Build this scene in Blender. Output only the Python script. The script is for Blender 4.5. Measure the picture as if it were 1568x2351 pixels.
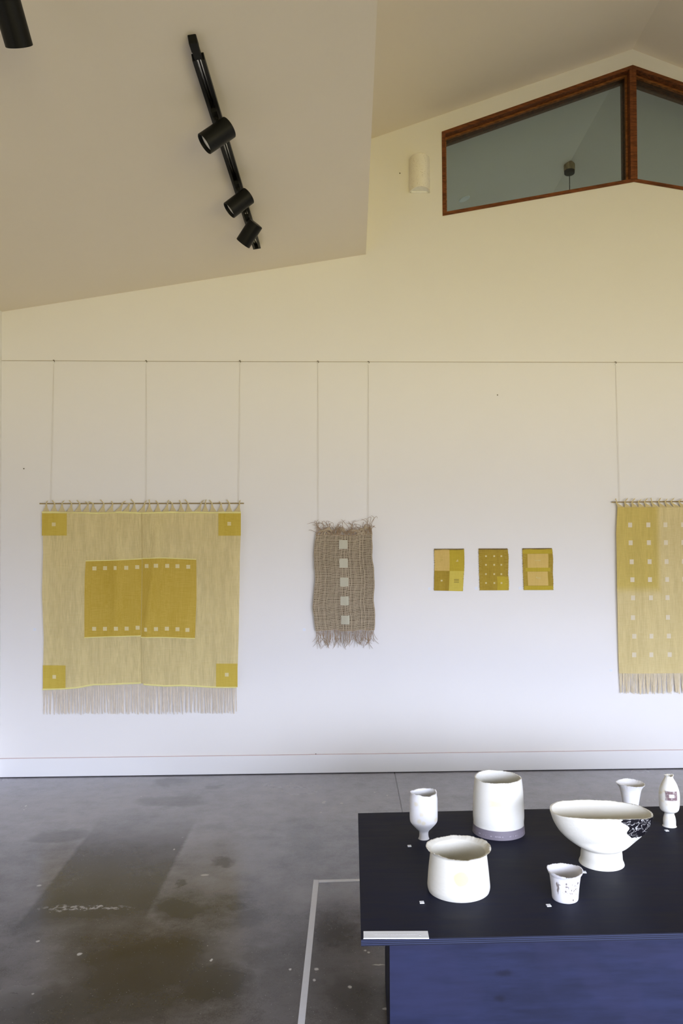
import bpy, bmesh, math, random
from mathutils import Vector, Matrix
from mathutils.geometry import tessellate_polygon
R = random.Random(7)
pi = math.pi
for o in list(bpy.data.objects):
    bpy.data.objects.remove(o)
S = bpy.context.scene
COL = S.collection

# ------------------------------------------------------------------ camera
W, H, F = 1568, 2351, 1720.0
CX, CY = 857.68, 1242.61
YAW, PITCH, ROLL = 0.0286145, 0.0192573, -0.0053636
EYE = Vector((0, 0, 1.6))
DW = 5.556                      # distance of the long white wall
d_ = Vector((math.sin(YAW) * math.cos(PITCH), math.cos(YAW) * math.cos(PITCH), math.sin(PITCH)))
r0 = Vector((math.cos(YAW), -math.sin(YAW), 0))
u0 = r0.cross(d_)
r_ = math.cos(ROLL) * r0 + math.sin(ROLL) * u0
u_ = math.cos(ROLL) * u0 - math.sin(ROLL) * r0
cam = bpy.data.cameras.new('camera')
cam.sensor_width = 36; cam.lens = F * 36 / H
cam.shift_x = (W / 2 - CX) / H; cam.shift_y = (CY - H / 2) / H
cam.clip_start = 0.05
co = bpy.data.objects.new('camera', cam); COL.objects.link(co)
m = Matrix((r_, u_, -d_)).transposed().to_4x4(); m.translation = EYE
co.matrix_world = m
S.camera = co

# ------------------------------------------------------------------ light and exposure
vs = S.view_settings
S.display_settings.display_device = 'sRGB'
vs.view_transform = 'Standard'; vs.look = 'None'; vs.gamma = 1; vs.exposure = 0.12
try: vs.use_curve_mapping = False
except Exception: pass
S.cycles.use_denoising = True
S.cycles.max_bounces = 10; S.cycles.diffuse_bounces = 6; S.cycles.transparent_max_bounces = 16
S.cycles.caustics_reflective = False; S.cycles.caustics_refractive = False
# daylight seen through the doorway: radiance by elevation (z of the direction), lawn below the horizon and sky above it
BANDS = [(-1.0, (.16, .16, .16)), (-0.5, (.16, .16, .16)), (-0.28, (8.9, 7.5, 2.5)), (-0.08, (10.6, 10.2, 9.5)), (-0.01, (5.2, 5.4, 7.2)), (0.03, (5.2, 5.9, 8.5)), (0.18, (32.5, 35.2, 44.2)), (0.4, (8.0, 7.4, 3.6)), (1.0, (8.0, 7.4, 3.6))]
w = bpy.data.worlds.new('daylight'); S.world = w; w.use_nodes = True
nt = w.node_tree; nt.nodes.clear()
tc = nt.nodes.new('ShaderNodeTexCoord'); sp = nt.nodes.new('ShaderNodeSeparateXYZ')
mr = nt.nodes.new('ShaderNodeMapRange'); mr.inputs[1].default_value = -1; mr.inputs[2].default_value = 1
cr = nt.nodes.new('ShaderNodeValToRGB'); bg = nt.nodes.new('ShaderNodeBackground'); ow = nt.nodes.new('ShaderNodeOutputWorld')
els = cr.color_ramp.elements
while len(els) < len(BANDS): els.new(.5)
WMAX = max(max(c) for z, c in BANDS)
for e, (z, c) in zip(els, BANDS): e.position = (z + 1) / 2
for e, (z, c) in zip(els, BANDS): e.color = (*[k / WMAX for k in c], 1)
nt.links.new(tc.outputs['Generated'], sp.inputs[0]); nt.links.new(sp.outputs[2], mr.inputs[0]); nt.links.new(mr.outputs[0], cr.inputs[0])
nt.links.new(cr.outputs[0], bg.inputs[0]); bg.inputs[1].default_value = WMAX; nt.links.new(bg.outputs[0], ow.inputs[0])
YF = -2.6                       # wall behind the camera, with the wide door opening
DX0, DX1, DZ1 = 0.1, 4.5, 2.45
XL, XR = -2.568, 5.2            # side walls
YB = DW + 5.0                   # far end of the room beyond the gable window
def portal(name, x0, x1, z0, z1, y, flip):
    L = bpy.data.lights.new(name, 'AREA'); L.shape = 'RECTANGLE'; L.size = x1 - x0; L.size_y = z1 - z0
    L.cycles.is_portal = True
    o = bpy.data.objects.new(name, L); COL.objects.link(o)
    o.location = ((x0 + x1) / 2, y, (z0 + z1) / 2)
    o.rotation_euler = (pi / 2 if not flip else -pi / 2, 0, 0)
portal('doorway_daylight', DX0, DX1, 0, DZ1, YF - 0.01, False)
BX0, BX1, BZ1 = 2.9, 5.0, 1.9  # unseen opening, added and sized to light the room beyond the window
portal('added_far_opening', BX0, BX1, 0, BZ1, YB + 0.01, True)

# ------------------------------------------------------------------ helpers
def ray(px, py): return d_ * F + r_ * (px - CX) - u_ * (py - CY)
def on_plane(px, py, n, d):     # n.p = d
    v = ray(px, py); n = Vector(n); t = (d - n.dot(EYE)) / n.dot(v); return EYE + v * t
def WP(px, py, off=0.0): return on_plane(px, py, (0, 1, 0), DW - off)
def ZP(px, py, z): return on_plane(px, py, (0, 0, 1), z)

class MB:
    def __init__(s): s.v = []; s.f = []; s.m = []
    def vert(s, p): s.v.append(tuple(p)); return len(s.v) - 1
    def face(s, ids, m=0): s.f.append(tuple(ids)); s.m.append(m)
    def poly(s, pts, m=0): s.face([s.vert(p) for p in pts], m)
    def box(s, c, sz, rot=None, m=0):
        hx, hy, hz = [q / 2 for q in sz]; ids = []
        for x, y, z in ((-1,-1,-1),(1,-1,-1),(1,1,-1),(-1,1,-1),(-1,-1,1),(1,-1,1),(1,1,1),(-1,1,1)):
            p = Vector((x * hx, y * hy, z * hz))
            if rot is not None: p = rot @ p
            ids.append(s.vert(p + Vector(c)))
        for q in ((3,2,1,0),(4,5,6,7),(0,1,5,4),(1,2,6,5),(2,3,7,6),(3,0,4,7)): s.face([ids[i] for i in q], m)
    def prism(s, pts, vec, m=0):  # polygon pts extruded along vec
        n = len(pts); vec = Vector(vec)
        a = [s.vert(p) for p in pts]; b = [s.vert(Vector(p) + vec) for p in pts]
        s.face(a[::-1], m); s.face(b, m)
        for i in range(n): s.face((a[i], a[(i + 1) % n], b[(i + 1) % n], b[i]), m)
    def tube(s, path, rad, n=6, m=0, flat=1.0, caps=True):
        path = [Vector(p) for p in path]; k = len(path)
        if not hasattr(rad, '__len__'): rad = [rad] * k
        prev = None; rings = []
        for i, p in enumerate(path):
            t = (path[min(i + 1, k - 1)] - path[max(i - 1, 0)]).normalized()
            if prev is None:
                a = Vector((0, 1, 0)) if abs(t.y) < .9 else Vector((1, 0, 0))
                x = t.cross(a).normalized()
            else:
                x = (prev - t * prev.dot(t)).normalized()
            prev = x; y = t.cross(x)
            rings.append([s.vert(p + (x * math.cos(2 * pi * j / n) + y * math.sin(2 * pi * j / n) * flat) * rad[i]) for j in range(n)])
        for i in range(k - 1):
            for j in range(n):
                s.face((rings[i][j], rings[i][(j + 1) % n], rings[i + 1][(j + 1) % n], rings[i + 1][j]), m)
        if caps: s.face(rings[0][::-1], m); s.face(rings[-1], m)
    def lathe(s, prof, n=96, fn=None, m=0, close=True):  # prof: list of (r,z); fn(theta,r,z,i)->(x,y,z)
        rings = []
        for i, (r, z) in enumerate(prof):
            ring = []
            for j in range(n):
                th = 2 * pi * j / n
                ring.append(s.vert(fn(th, r, z, i) if fn else (r * math.cos(th), r * math.sin(th), z)))
            rings.append(ring)
        for i in range(len(prof) - 1):
            for j in range(n):
                s.face((rings[i][j], rings[i][(j + 1) % n], rings[i + 1][(j + 1) % n], rings[i + 1][j]), m)
        if close: s.face(rings[0][::-1], m); s.face(rings[-1], m)
    def build(s, name, mats, parent=None, smooth=False, loc=None):
        me = bpy.data.meshes.new(name); me.from_pydata(s.v, [], s.f)
        for mt in (mats if isinstance(mats, (list, tuple)) else [mats]): me.materials.append(mt)
        me.polygons.foreach_set('material_index', s.m)
        if smooth: me.polygons.foreach_set('use_smooth', [True] * len(s.f))
        me.update()
        o = bpy.data.objects.new(name, me); COL.objects.link(o)
        if loc is not None: o.location = loc
        if parent is not None: o.parent = parent
        if smooth:
            bm = bmesh.new(); bm.from_mesh(me)
            for e in bm.edges:
                if len(e.link_faces) == 2 and e.calc_face_angle(0) > 0.7: e.smooth = False
            bmesh.ops.recalc_face_normals(bm, faces=bm.faces); bm.to_mesh(me); bm.free()
        return o
def tag(o, label, cat, group=None, kind=None):
    o['label'] = label; o['category'] = cat
    if group: o['group'] = group
    if kind: o['kind'] = kind
    return o
def struct(o): o['kind'] = 'structure'; return o
def empty(name, loc, label, cat, group=None):
    o = bpy.data.objects.new(name, None); o.empty_display_size = .05; COL.objects.link(o); o.location = loc
    return tag(o, label, cat, group)
def adopt(child, root):         # parent while keeping world coordinates of the mesh
    child.parent = root; child.matrix_parent_inverse = Matrix.Translation(-root.location); return child
def bevel(o, w_=.002, seg=2):
    b = o.modifiers.new('bevel', 'BEVEL'); b.width = w_; b.segments = seg; b.limit_method = 'ANGLE'; b.angle_limit = .6; return o
def sm(a, b, x): t = max(0, min(1, (x - a) / (b - a))); return t * t * (3 - 2 * t)
def poly_at(pts):               # arc-length interpolation along a polyline
    pts = [Vector((*p, 0)) for p in pts]; L = [0]
    for a, b in zip(pts, pts[1:]): L.append(L[-1] + (b - a).length)
    def f(t):
        t = max(0, min(1, t)) * L[-1]
        for i in range(len(pts) - 1):
            if t <= L[i + 1] + 1e-9:
                return pts[i].lerp(pts[i + 1], (t - L[i]) / max(1e-9, L[i + 1] - L[i]))
        return pts[-1]
    return f
def coons(top, bottom, left, right):
    T, B, Lf, Rg = poly_at(top), poly_at(bottom), poly_at(left), poly_at(right)
    def f(s, t):
        a = T(s) * (1 - t) + B(s) * t + Lf(t) * (1 - s) + Rg(t) * s
        b = T(0) * (1 - s) * (1 - t) + T(1) * s * (1 - t) + B(0) * (1 - s) * t + B(1) * s * t
        q = a - b; return q.x, q.y
    return f
def spline(pts, k=6):           # Catmull-Rom through (r,z) points
    out = []; n = len(pts)
    for i in range(n - 1):
        p0, p1, p2, p3 = pts[max(0, i - 1)], pts[i], pts[i + 1], pts[min(n - 1, i + 2)]
        for j in range(k):
            t = j / k
            out.append(tuple(.5 * (2 * b + (c - a) * t + (2 * a - 5 * b + 4 * c - d) * t * t + (3 * b - a - 3 * c + d) * t ** 3)
                             for a, b, c, d in zip(p0, p1, p2, p3)))
    out.append(tuple(pts[-1])); return out

# ------------------------------------------------------------------ materials
class MAT:
    def __init__(s, name):
        s.mat = bpy.data.materials.new(name); s.mat.use_nodes = True; s.nt = s.mat.node_tree; s.nt.nodes.clear()
        s.out = s.n('ShaderNodeOutputMaterial'); s.b = s.n('ShaderNodeBsdfPrincipled'); s.l(s.b.outputs[0], s.out.inputs[0])
        s.tc = s.n('ShaderNodeTexCoord')
    def n(s, t): return s.nt.nodes.new(t)
    def l(s, a, b): s.nt.links.new(a, b)
    def pos(s): return s.tc.outputs['Object']
    def val(s, v, sock):
        if hasattr(v, 'links') or hasattr(v, 'is_linked'): s.l(v, sock)
        else: sock.default_value = v
    def math(s, op, a, b=0.0, clamp=False):
        q = s.n('ShaderNodeMath'); q.operation = op; q.use_clamp = clamp; s.val(a, q.inputs[0]); s.val(b, q.inputs[1]); return q.outputs[0]
    def scale(s, v, sc):
        q = s.n('ShaderNodeVectorMath'); q.operation = 'MULTIPLY'; s.l(v, q.inputs[0]); q.inputs[1].default_value = sc; return q.outputs[0]
    def noise(s, sc=(1, 1, 1), scale=10, detail=4, rough=.55, vec=None):
        q = s.n('ShaderNodeTexNoise'); s.l(s.scale(vec or s.pos(), sc), q.inputs['Vector'])
        q.inputs['Scale'].default_value = scale; q.inputs['Detail'].default_value = detail; q.inputs['Roughness'].default_value = rough
        return q.outputs[0]
    def voro(s, scale, sc=(1, 1, 1), feature='F1'):
        q = s.n('ShaderNodeTexVoronoi'); q.feature = feature; s.l(s.scale(s.pos(), sc), q.inputs['Vector']); q.inputs['Scale'].default_value = scale
        return q.outputs['Distance']
    def ramp(s, v, a, b, lo=0.0, hi=1.0):
        q = s.n('ShaderNodeMapRange'); q.interpolation_type = 'SMOOTHSTEP'; s.val(v, q.inputs[0])
        for i, x in enumerate((a, b, lo, hi)): q.inputs[i + 1].default_value = x
        return q.outputs[0]
    def mix(s, f, a, b):
        q = s.n('ShaderNodeMix'); q.data_type = 'RGBA'; s.val(f, q.inputs['Factor'])
        for v, k in ((a, 'A'), (b, 'B')):
            if isinstance(v, tuple): q.inputs[k].default_value = (*v, 1)
            else: s.l(v, q.inputs[k])
        return q.outputs['Result']
    def mask(s, c, r, soft=.3, warp=None):   # soft ellipsoid mask around c with radii r (object space)
        q = s.n('ShaderNodeVectorMath'); q.operation = 'SUBTRACT'; s.l(warp or s.pos(), q.inputs[0]); q.inputs[1].default_value = c
        z = s.scale(q.outputs[0], tuple(1 / x if x else 0 for x in r))
        q = s.n('ShaderNodeVectorMath'); q.operation = 'LENGTH'; s.l(z, q.inputs[0])
        return s.ramp(q.outputs['Value'], 1 - soft, 1 + soft, 1, 0)
    def boxmask(s, c, r, soft=.1):
        q = s.n('ShaderNodeVectorMath'); q.operation = 'SUBTRACT'; s.l(s.pos(), q.inputs[0]); q.inputs[1].default_value = c
        z = s.scale(q.outputs[0], tuple(1 / x if x else 0 for x in r))
        a = s.n('ShaderNodeVectorMath'); a.operation = 'ABSOLUTE'; s.l(z, a.inputs[0])
        p = s.n('ShaderNodeSeparateXYZ'); s.l(a.outputs[0], p.inputs[0])
        mxx = s.math('MAXIMUM', s.math('MAXIMUM', p.outputs[0], p.outputs[1]), p.outputs[2])
        return s.ramp(mxx, 1 - soft, 1 + soft, 1, 0)
    def warp(s, scale, amt, v=None):
        q = s.n('ShaderNodeTexNoise'); s.l(v or s.pos(), q.inputs['Vector']); q.inputs['Scale'].default_value = scale; q.inputs['Detail'].default_value = 3
        a = s.n('ShaderNodeVectorMath'); a.operation = 'SUBTRACT'; s.l(q.outputs['Color'], a.inputs[0]); a.inputs[1].default_value = (.5, .5, .5)
        b = s.n('ShaderNodeVectorMath'); b.operation = 'MULTIPLY_ADD'; s.l(a.outputs[0], b.inputs[0]); b.inputs[1].default_value = (amt,) * 3; s.l(v or s.pos(), b.inputs[2])
        return b.outputs[0]
    def set(s, color=None, rough=None, metal=None, spec=None, bump=None, bs=.2, bd=.002):
        if color is not None:
            if isinstance(color, tuple): s.b.inputs['Base Color'].default_value = (*color, 1)
            else: s.l(color, s.b.inputs['Base Color'])
        if rough is not None: s.val(rough, s.b.inputs['Roughness'])
        if metal is not None: s.b.inputs['Metallic'].default_value = metal
        if spec is not None: s.val(spec, s.b.inputs['Specular IOR Level'])
        if bump is not None:
            q = s.n('ShaderNodeBump'); q.inputs['Strength'].default_value = bs; q.inputs['Distance'].default_value = bd
            s.l(bump, q.inputs['Height']); s.l(q.outputs[0], s.b.inputs['Normal'])
        return s.mat
def simple(name, c, rough=.6, var=.08, scale=30, bump=.15, metal=0, spec=None):
    M = MAT(name); n = M.noise(scale=scale)
    return M.set(M.mix(n, tuple(x * (1 - var) for x in c), tuple(min(1, x * (1 + var)) for x in c)), rough, metal, spec, n, bump)
def weave(name, c, c2=None, sheer=0.0, streak=.16, zone=None):   # cloth of fine threads; sheer lets the wall show between them
    M = MAT(name); c2 = c2 or tuple(x * .72 for x in c)
    a = M.noise((1, 1, .03), 330, 2); b = M.noise((.03, 1, 1), 330, 2); g = M.noise((1, 1, .12), 26, 3); lg = M.noise((1, 1, .5), 5, 2)
    t = M.math('ADD', M.math('MULTIPLY', a, .38), M.math('MULTIPLY', b, .38)); t = M.math('ADD', t, M.math('MULTIPLY', g, .16 + streak)); t = M.math('ADD', t, M.math('MULTIPLY', lg, .14))
    f = M.ramp(t, .36, .72)
    cc = M.mix(f, c2, c)
    if zone: cc = M.mix(M.boxmask(zone[0], zone[1], zone[2]), cc, M.mix(f, zone[4], zone[3]))   # deeper dyed area with soft edges
    M.set(cc, .9, spec=.1, bump=M.math('ADD', a, b), bs=.3, bd=.001)
    tl = M.n('ShaderNodeBsdfTranslucent'); tl.inputs[0].default_value = (*c, 1)
    m1 = M.n('ShaderNodeMixShader'); m1.inputs[0].default_value = .1; M.l(M.b.outputs[0], m1.inputs[1]); M.l(tl.outputs[0], m1.inputs[2])
    last = m1
    if sheer:
        tr = M.n('ShaderNodeBsdfTransparent'); ms = M.n('ShaderNodeMixShader')
        M.l(M.ramp(M.math('ADD', M.math('MULTIPLY', a, .5), M.math('MULTIPLY', g, .5)), .38, .62, sheer * 1.6, sheer * .4), ms.inputs[0])
        M.l(m1.outputs[0], ms.inputs[1]); M.l(tr.outputs[0], ms.inputs[2]); last = ms
    M.l(last.outputs[0], M.out.inputs[0]); return M.mat

PAINT = (.83, .815, .79)
M_wall = simple('wall_paint', PAINT, .55, .012, 3, .04)
M_ceil = simple('ceiling_paint', (.83, .755, .64), .7, .012, 3, .04)
M_base = simple('baseboard_paint', (.84, .84, .84), .4, .01, 3, .03)
M_line = simple('baseboard_joint', (.55, .42, .40), .8)
M_dark = simple('dark_gap', (.02, .02, .022), .9)
M_black = simple('black_powder_coat', (.008, .008, .008), .42, .05, 200, .05, spec=.16)
M_blackm = simple('black_matte', (.006, .006, .006), .6, spec=.2)
M_steel = simple('bright_conductor', (.7, .7, .68), .25, metal=1)
M_lens = simple('frosted_lens', (.88, .88, .85), .3)
def timber(name, c, axis=(1, 1, 1)):
    M = MAT(name); g = M.noise((8 * axis[0], 8 * axis[1], 8 * axis[2]), 6, 6, .65); k = M.noise(scale=4)
    M.set(M.mix(M.ramp(g, .32, .68), tuple(x * .45 for x in c), M.mix(k, c, tuple(min(1, x * 1.35) for x in c))), .5, spec=.2, bump=g, bs=.15); return M.mat
M_tim = timber('red_timber', (.20, .065, .022), (.25, 1, 2))
M_bead = timber('light_timber_bead', (.30, .115, .035), (.25, 1, 2))
M_oak = timber('pale_timber', (.42, .29, .15), (1, 1, .2))

# glass pane: clear with a faint green-grey tint and a mirror reflection by angle
M = MAT('window_glass'); tr = M.n('ShaderNodeBsdfTransparent'); tr.inputs[0].default_value = (.72, .80, .80, 1)
gl = M.n('ShaderNodeBsdfGlossy'); gl.inputs['Roughness'].default_value = .01; fr = M.n('ShaderNodeFresnel'); fr.inputs[0].default_value = 1.5
ms = M.n('ShaderNodeMixShader'); M.l(fr.outputs[0], ms.inputs[0]); M.l(tr.outputs[0], ms.inputs[1]); M.l(gl.outputs[0], ms.inputs[2]); M.l(ms.outputs[0], M.out.inputs[0])
M_glass = M.mat

# polished, stained concrete
M = MAT('concrete_floor')
big = M.noise(scale=1.3, detail=6, rough=.6); med = M.noise((1, 1.5, 1), 5, 5, .55); fine = M.noise(scale=60, detail=5, rough=.7); grit = M.noise(scale=260, detail=2)
t = M.math('ADD', M.math('MULTIPLY', big, .55), M.math('MULTIPLY', med, .25)); t = M.math('ADD', t, M.math('MULTIPLY', fine, .2))
sy = M.n('ShaderNodeSeparateXYZ'); M.l(M.pos(), sy.inputs[0])
zone = M.ramp(M.math('ADD', sy.outputs[1], M.math('MULTIPLY', M.math('SUBTRACT', big, .5), 2.6)), 2.7, 5.2)   # brown stained area near the doors; pale end by the wall includes painted grazing sheen
tm = M.math('ADD', M.math('MULTIPLY', t, .62), M.math('ADD', M.math('MULTIPLY', M.noise(scale=11, detail=5, rough=.7), .23), M.math('MULTIPLY', M.noise(scale=170, detail=3, rough=.8), .24)))
near = M.mix(M.ramp(tm, .40, .60), (.023, .021, .0225), (.098, .0925, .101)); far = M.mix(M.ramp(tm, .36, .64), (.19, .187, .212), (.325, .32, .36))
colr = M.mix(zone, near, far)
wv = M.warp(3.2, .30); wv2 = M.warp(22, .07, M.warp(8, .07, wv))
def fl(px, py): return ZP(px, py, 0)
def stain(px, py, rx, ry):      # pixel ellipse of the photograph read as a patch lying on the floor
    a = fl(px, py); b = fl(px + rx, py); c1 = fl(px, py - ry); c2 = fl(px, py + ry)
    return (a.x, (c1.y + c2.y) / 2, 0), ((b - a).length, (c1.y - c2.y) / 2, 1)
dark = 0.0
for px, py, rx, ry, k in ((430, 2085, 60, 28, .6), (320, 2230, 190, 80, .62), (480, 2270, 90, 50, .62), (170, 2310, 170, 55, .55), (330, 2320, 120, 40, .5), (250, 2165, 60, 20, .4),
                          (760, 2135, 55, 40, .5), (800, 2290, 90, 60, .5), (240, 2150, 110, 45, .35), (545, 2075, 22, 10, .4), (500, 1985, 32, 9, .5),
                          (140, 1915, 60, 14, .35), (390, 1838, 70, 12, .3), (413, 2027, 12, 5, .5), (620, 2200, 60, 30, .3), (575, 2105, 40, 20, .3),
                          (395, 1795, 40, 9, .3), (500, 1803, 25, 6, .3), (710, 2220, 120, 90, .25)):
    c, r = stain(px, py, rx, ry)
    q = M.math('MULTIPLY', M.mask(c, r, .42, wv2), min(1, k * 1.25)); dark = q if dark == 0.0 else M.math('MAXIMUM', dark, q)
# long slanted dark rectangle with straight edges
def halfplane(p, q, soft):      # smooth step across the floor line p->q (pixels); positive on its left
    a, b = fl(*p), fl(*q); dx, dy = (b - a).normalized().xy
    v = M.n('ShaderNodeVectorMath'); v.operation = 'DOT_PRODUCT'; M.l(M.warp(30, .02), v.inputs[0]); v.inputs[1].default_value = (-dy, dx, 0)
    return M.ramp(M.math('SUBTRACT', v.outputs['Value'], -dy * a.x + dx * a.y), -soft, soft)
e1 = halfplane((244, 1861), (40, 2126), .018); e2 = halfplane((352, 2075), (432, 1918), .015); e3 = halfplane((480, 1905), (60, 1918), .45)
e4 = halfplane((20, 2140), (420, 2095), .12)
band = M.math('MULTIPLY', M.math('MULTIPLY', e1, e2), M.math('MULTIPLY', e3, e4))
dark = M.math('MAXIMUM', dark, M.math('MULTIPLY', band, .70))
colr = M.mix(dark, colr, (.0105, .0095, .0105))
pale = M.math('MULTIPLY', M.mask(*stain(190, 2088, 95, 5), .5, wv2), M.ramp(M.noise(scale=45, detail=4), .45, .6))
scratch = M.ramp(M.voro(9, (1, .8, 1)), .012, .02, 1, 0); scratch = M.math('MULTIPLY', scratch, M.ramp(big, .48, .56))
scratch = M.math('MAXIMUM', scratch, M.math('MULTIPLY', M.ramp(M.voro(60), .05, .11, 1, 0), M.ramp(M.noise(scale=7), .36, .58, .0, .55)))
for px, py, rx, ry in ((182, 2191, 5, 3), (485, 2204, 3, 3), (470, 2009, 9, 2), (721, 2250, 4, 3), (803, 2266, 4, 3), (838, 2182, 3, 2), (846, 2187, 3, 2),
                       (727, 2225, 5, 3), (885, 2316, 6, 3), (743, 1843, 4, 1.3), (745, 1840, 4, 1), (784, 1844, 3, 1.2), (860, 1819, 2, 1), (889, 1826, 2, 1),
                       (737, 1865, 2, 1), (75, 2282, 3, 2), (87, 2161, 4, 2), (666, 2226, 3, 2), (90, 2033, 5, 2), (400, 1950, 2, 1.5), (870, 2215, 14, 1.6)):
    c, r = stain(px, py, rx, ry)
    scratch = M.math('MAXIMUM', scratch, M.mask(c, r, .35, M.warp(60, .012)))
colr = M.mix(M.math('MAXIMUM', M.math('MULTIPLY', pale, .8), scratch), colr, (.42, .41, .42))
ja = fl(907, 1776); jb = fl(922, 1858)
sx = M.n('ShaderNodeSeparateXYZ'); M.l(M.warp(8, .004), sx.inputs[0])
jd = M.math('ABSOLUTE', M.math('SUBTRACT', sx.outputs[0], (ja.x + jb.x) / 2))
colr = M.mix(M.ramp(jd, .002, .0045, .85, 0), colr, (.02, .018, .016))
M.b.inputs['Coat Weight'].default_value = .20; M.b.inputs['Coat Roughness'].default_value = .12
M_floor = M.set(colr, M.ramp(big, .3, .7, .18, .28), spec=.33, bump=M.math('ADD', fine, M.math('MULTIPLY', grit, .4)), bs=.05, bd=.002)

# ------------------------------------------------------------------ room shell
RX, RZ = 2.145, 5.434           # ridge
SL, SR = .357, .372             # vault slopes left and right of the ridge
LX, LZ, LZ0 = .113, 3.852, 3.409  # lower raked ceiling: right edge, its height, height at the left wall
LS = (LZ - LZ0) / (LX - XL)
def zv(x): return RZ - (SL * (RX - x) if x < RX else SR * (x - RX))
b = MB(); b.box(((XL + XR) / 2, (YF + YB) / 2, -.06), (XR - XL + .6, YB - YF + .6, .12)); struct(b.build('floor', M_floor))

W1 = [(.688, 4.783), (2.1445, 5.310), (2.1445, 4.4155), (.690, 4.145)]
W2 = [(2.1445, 5.310), (3.60, 4.823), (3.60, 4.184), (2.1445, 4.4155)]
def wall_with_hole(name, outer, hole, y0, y1):
    b = MB(); n = len(outer); k = len(hole)
    pts = outer + hole
    tri = tessellate_polygon([[Vector((x, z, 0)) for x, z in outer], [Vector((x, z, 0)) for x, z in hole]])
    A = [b.vert((x, y0, z)) for x, z in pts]; B = [b.vert((x, y1, z)) for x, z in pts]
    for t in tri:
        p = [Vector((*pts[i], 0)) for i in t]
        if (p[1] - p[0]).cross(p[2] - p[0]).z < 0: t = t[::-1]
        b.face([A[i] for i in t]); b.face([B[i] for i in t[::-1]])
    for off, c in ((0, n), (n, k)):
        for i in range(c):
            j = off + (i + 1) % c; i2 = off + i; b.face((A[i2], B[i2], B[j], A[j]))
    return struct(b.build(name, M_wall))
wall_with_hole('wall_back', [(XL, 0), (XR, 0), (XR, zv(XR) + .05), (RX, RZ + .05), (XL, zv(XL) + .05)],
               [W1[0], W1[1], W2[1], W2[2], W2[3], W1[3]], DW, DW + .2)
wall_with_hole('wall_front', [(XL, 0), (XR, 0), (XR, zv(XR) + .05), (RX, RZ + .05), (XL, zv(XL) + .05)],
               [(DX0, .001), (DX0, DZ1), (DX1, DZ1), (DX1, .001)], YF - .2, YF)
wall_with_hole('wall_far', [(XL, 0), (XR, 0), (XR, zv(XR) + .05), (RX, RZ + .05), (XL, zv(XL) + .05)],
               [(BX0, .001), (BX0, BZ1), (BX1, BZ1), (BX1, .001)], YB, YB + .2)
b = MB(); b.box((XL - .1, (YF + YB) / 2, 2.0), (.2, YB - YF + .4, 4.0)); struct(b.build('wall_left', M_wall))
b = MB(); b.box((XR + .1, (YF + YB) / 2, 2.3), (.2, YB - YF + .4, 4.6)); struct(b.build('wall_right', M_wall))
b = MB(); b.prism([(XL, YF, LZ0), (XL, YF, LZ0 + .2), (LX - .12, YF, LZ + .1), (LX - .12, YF, zv(LX) + .1), (LX, YF, zv(LX) + .1), (LX, YF, LZ)], (0, DW - YF, 0))
struct(b.build('ceiling', M_ceil))      # lower raked ceiling with its upstand
def slope(name, x0, x1, y0, y1):
    b = MB(); b.prism([(x0, y0, zv(x0)), (x0, y0, zv(x0) + .15), (x1, y0, zv(x1) + .15), (x1, y0, zv(x1))], (0, y1 - y0, 0)); struct(b.build(name, M_ceil))
slope('ceiling', LX - .12, RX, YF, DW + .1); slope('ceiling', RX, XR + .1, YF, DW + .1)
slope('ceiling', XL - .1, RX, DW + .1, YB + .1); slope('ceiling', RX, XR + .1, DW + .1, YB + .1)
BBH = .1383
b = MB(); b.box(((XL + XR) / 2, DW - .006, (BBH + .006) / 2), (XR - XL, .012, BBH - .006)); bevel(struct(b.build('baseboard_back', M_base)), .0015)
b = MB(); b.box(((XL + XR) / 2, DW - .0035, BBH + .0012), (XR - XL, .007, .0030)); struct(b.build('trim_1', M_line))
b = MB(); b.box(((XL + XR) / 2, DW - .004, .0025), (XR - XL, .008, .005)); struct(b.build('trim_2', M_dark))

def inset(q, wd):
    n = len(q); cx = sum(p[0] for p in q) / n; cz = sum(p[1] for p in q) / n; L = []
    for i in range(n):
        a = Vector(q[i]); c = Vector(q[(i + 1) % n]); t = (c - a).normalized(); nn = Vector((-t.y, t.x))
        if nn.dot(Vector((cx, cz)) - a) < 0: nn = -nn
        L.append((a + nn * wd, t))
    out = []
    for i in range(n):
        p, t = L[i - 1]; q2, s = L[i]; k = t.x * s.y - t.y * s.x; e = q2 - p
        out.append(tuple(p + t * ((e.x * s.y - e.y * s.x) / k)))
    return out
def ring(b, A, B, y0, y1):
    n = len(A); f = lambda P, y: [b.vert((x, y, z)) for x, z in P]
    a0, b0, a1, b1 = f(A, y0), f(B, y0), f(A, y1), f(B, y1)
    for i in range(n):
        j = (i + 1) % n
        b.face((a0[i], a0[j], b0[j], b0[i])); b.face((a1[i], b1[i], b1[j], a1[j]))
        b.face((b0[i], b0[j], b1[j], b1[i])); b.face((a0[i], a1[i], a1[j], a0[j]))
for i, Q in enumerate((W1, W2)):
    b = MB(); ring(b, Q, inset(Q, .026), DW - .007, DW + .195); fo = struct(b.build('window_%d' % (i + 1), M_tim)); bevel(fo, .0015, 1)
    b = MB(); ring(b, inset(Q, .024), inset(Q, .040), DW + .050, DW + .072); b.build('stop_bead', M_bead, fo)
    b = MB(); P = inset(Q, .025); b.prism([(x, DW + .073, z) for x, z in P], (0, .006, 0)); b.build('pane', M_glass, fo)

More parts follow.
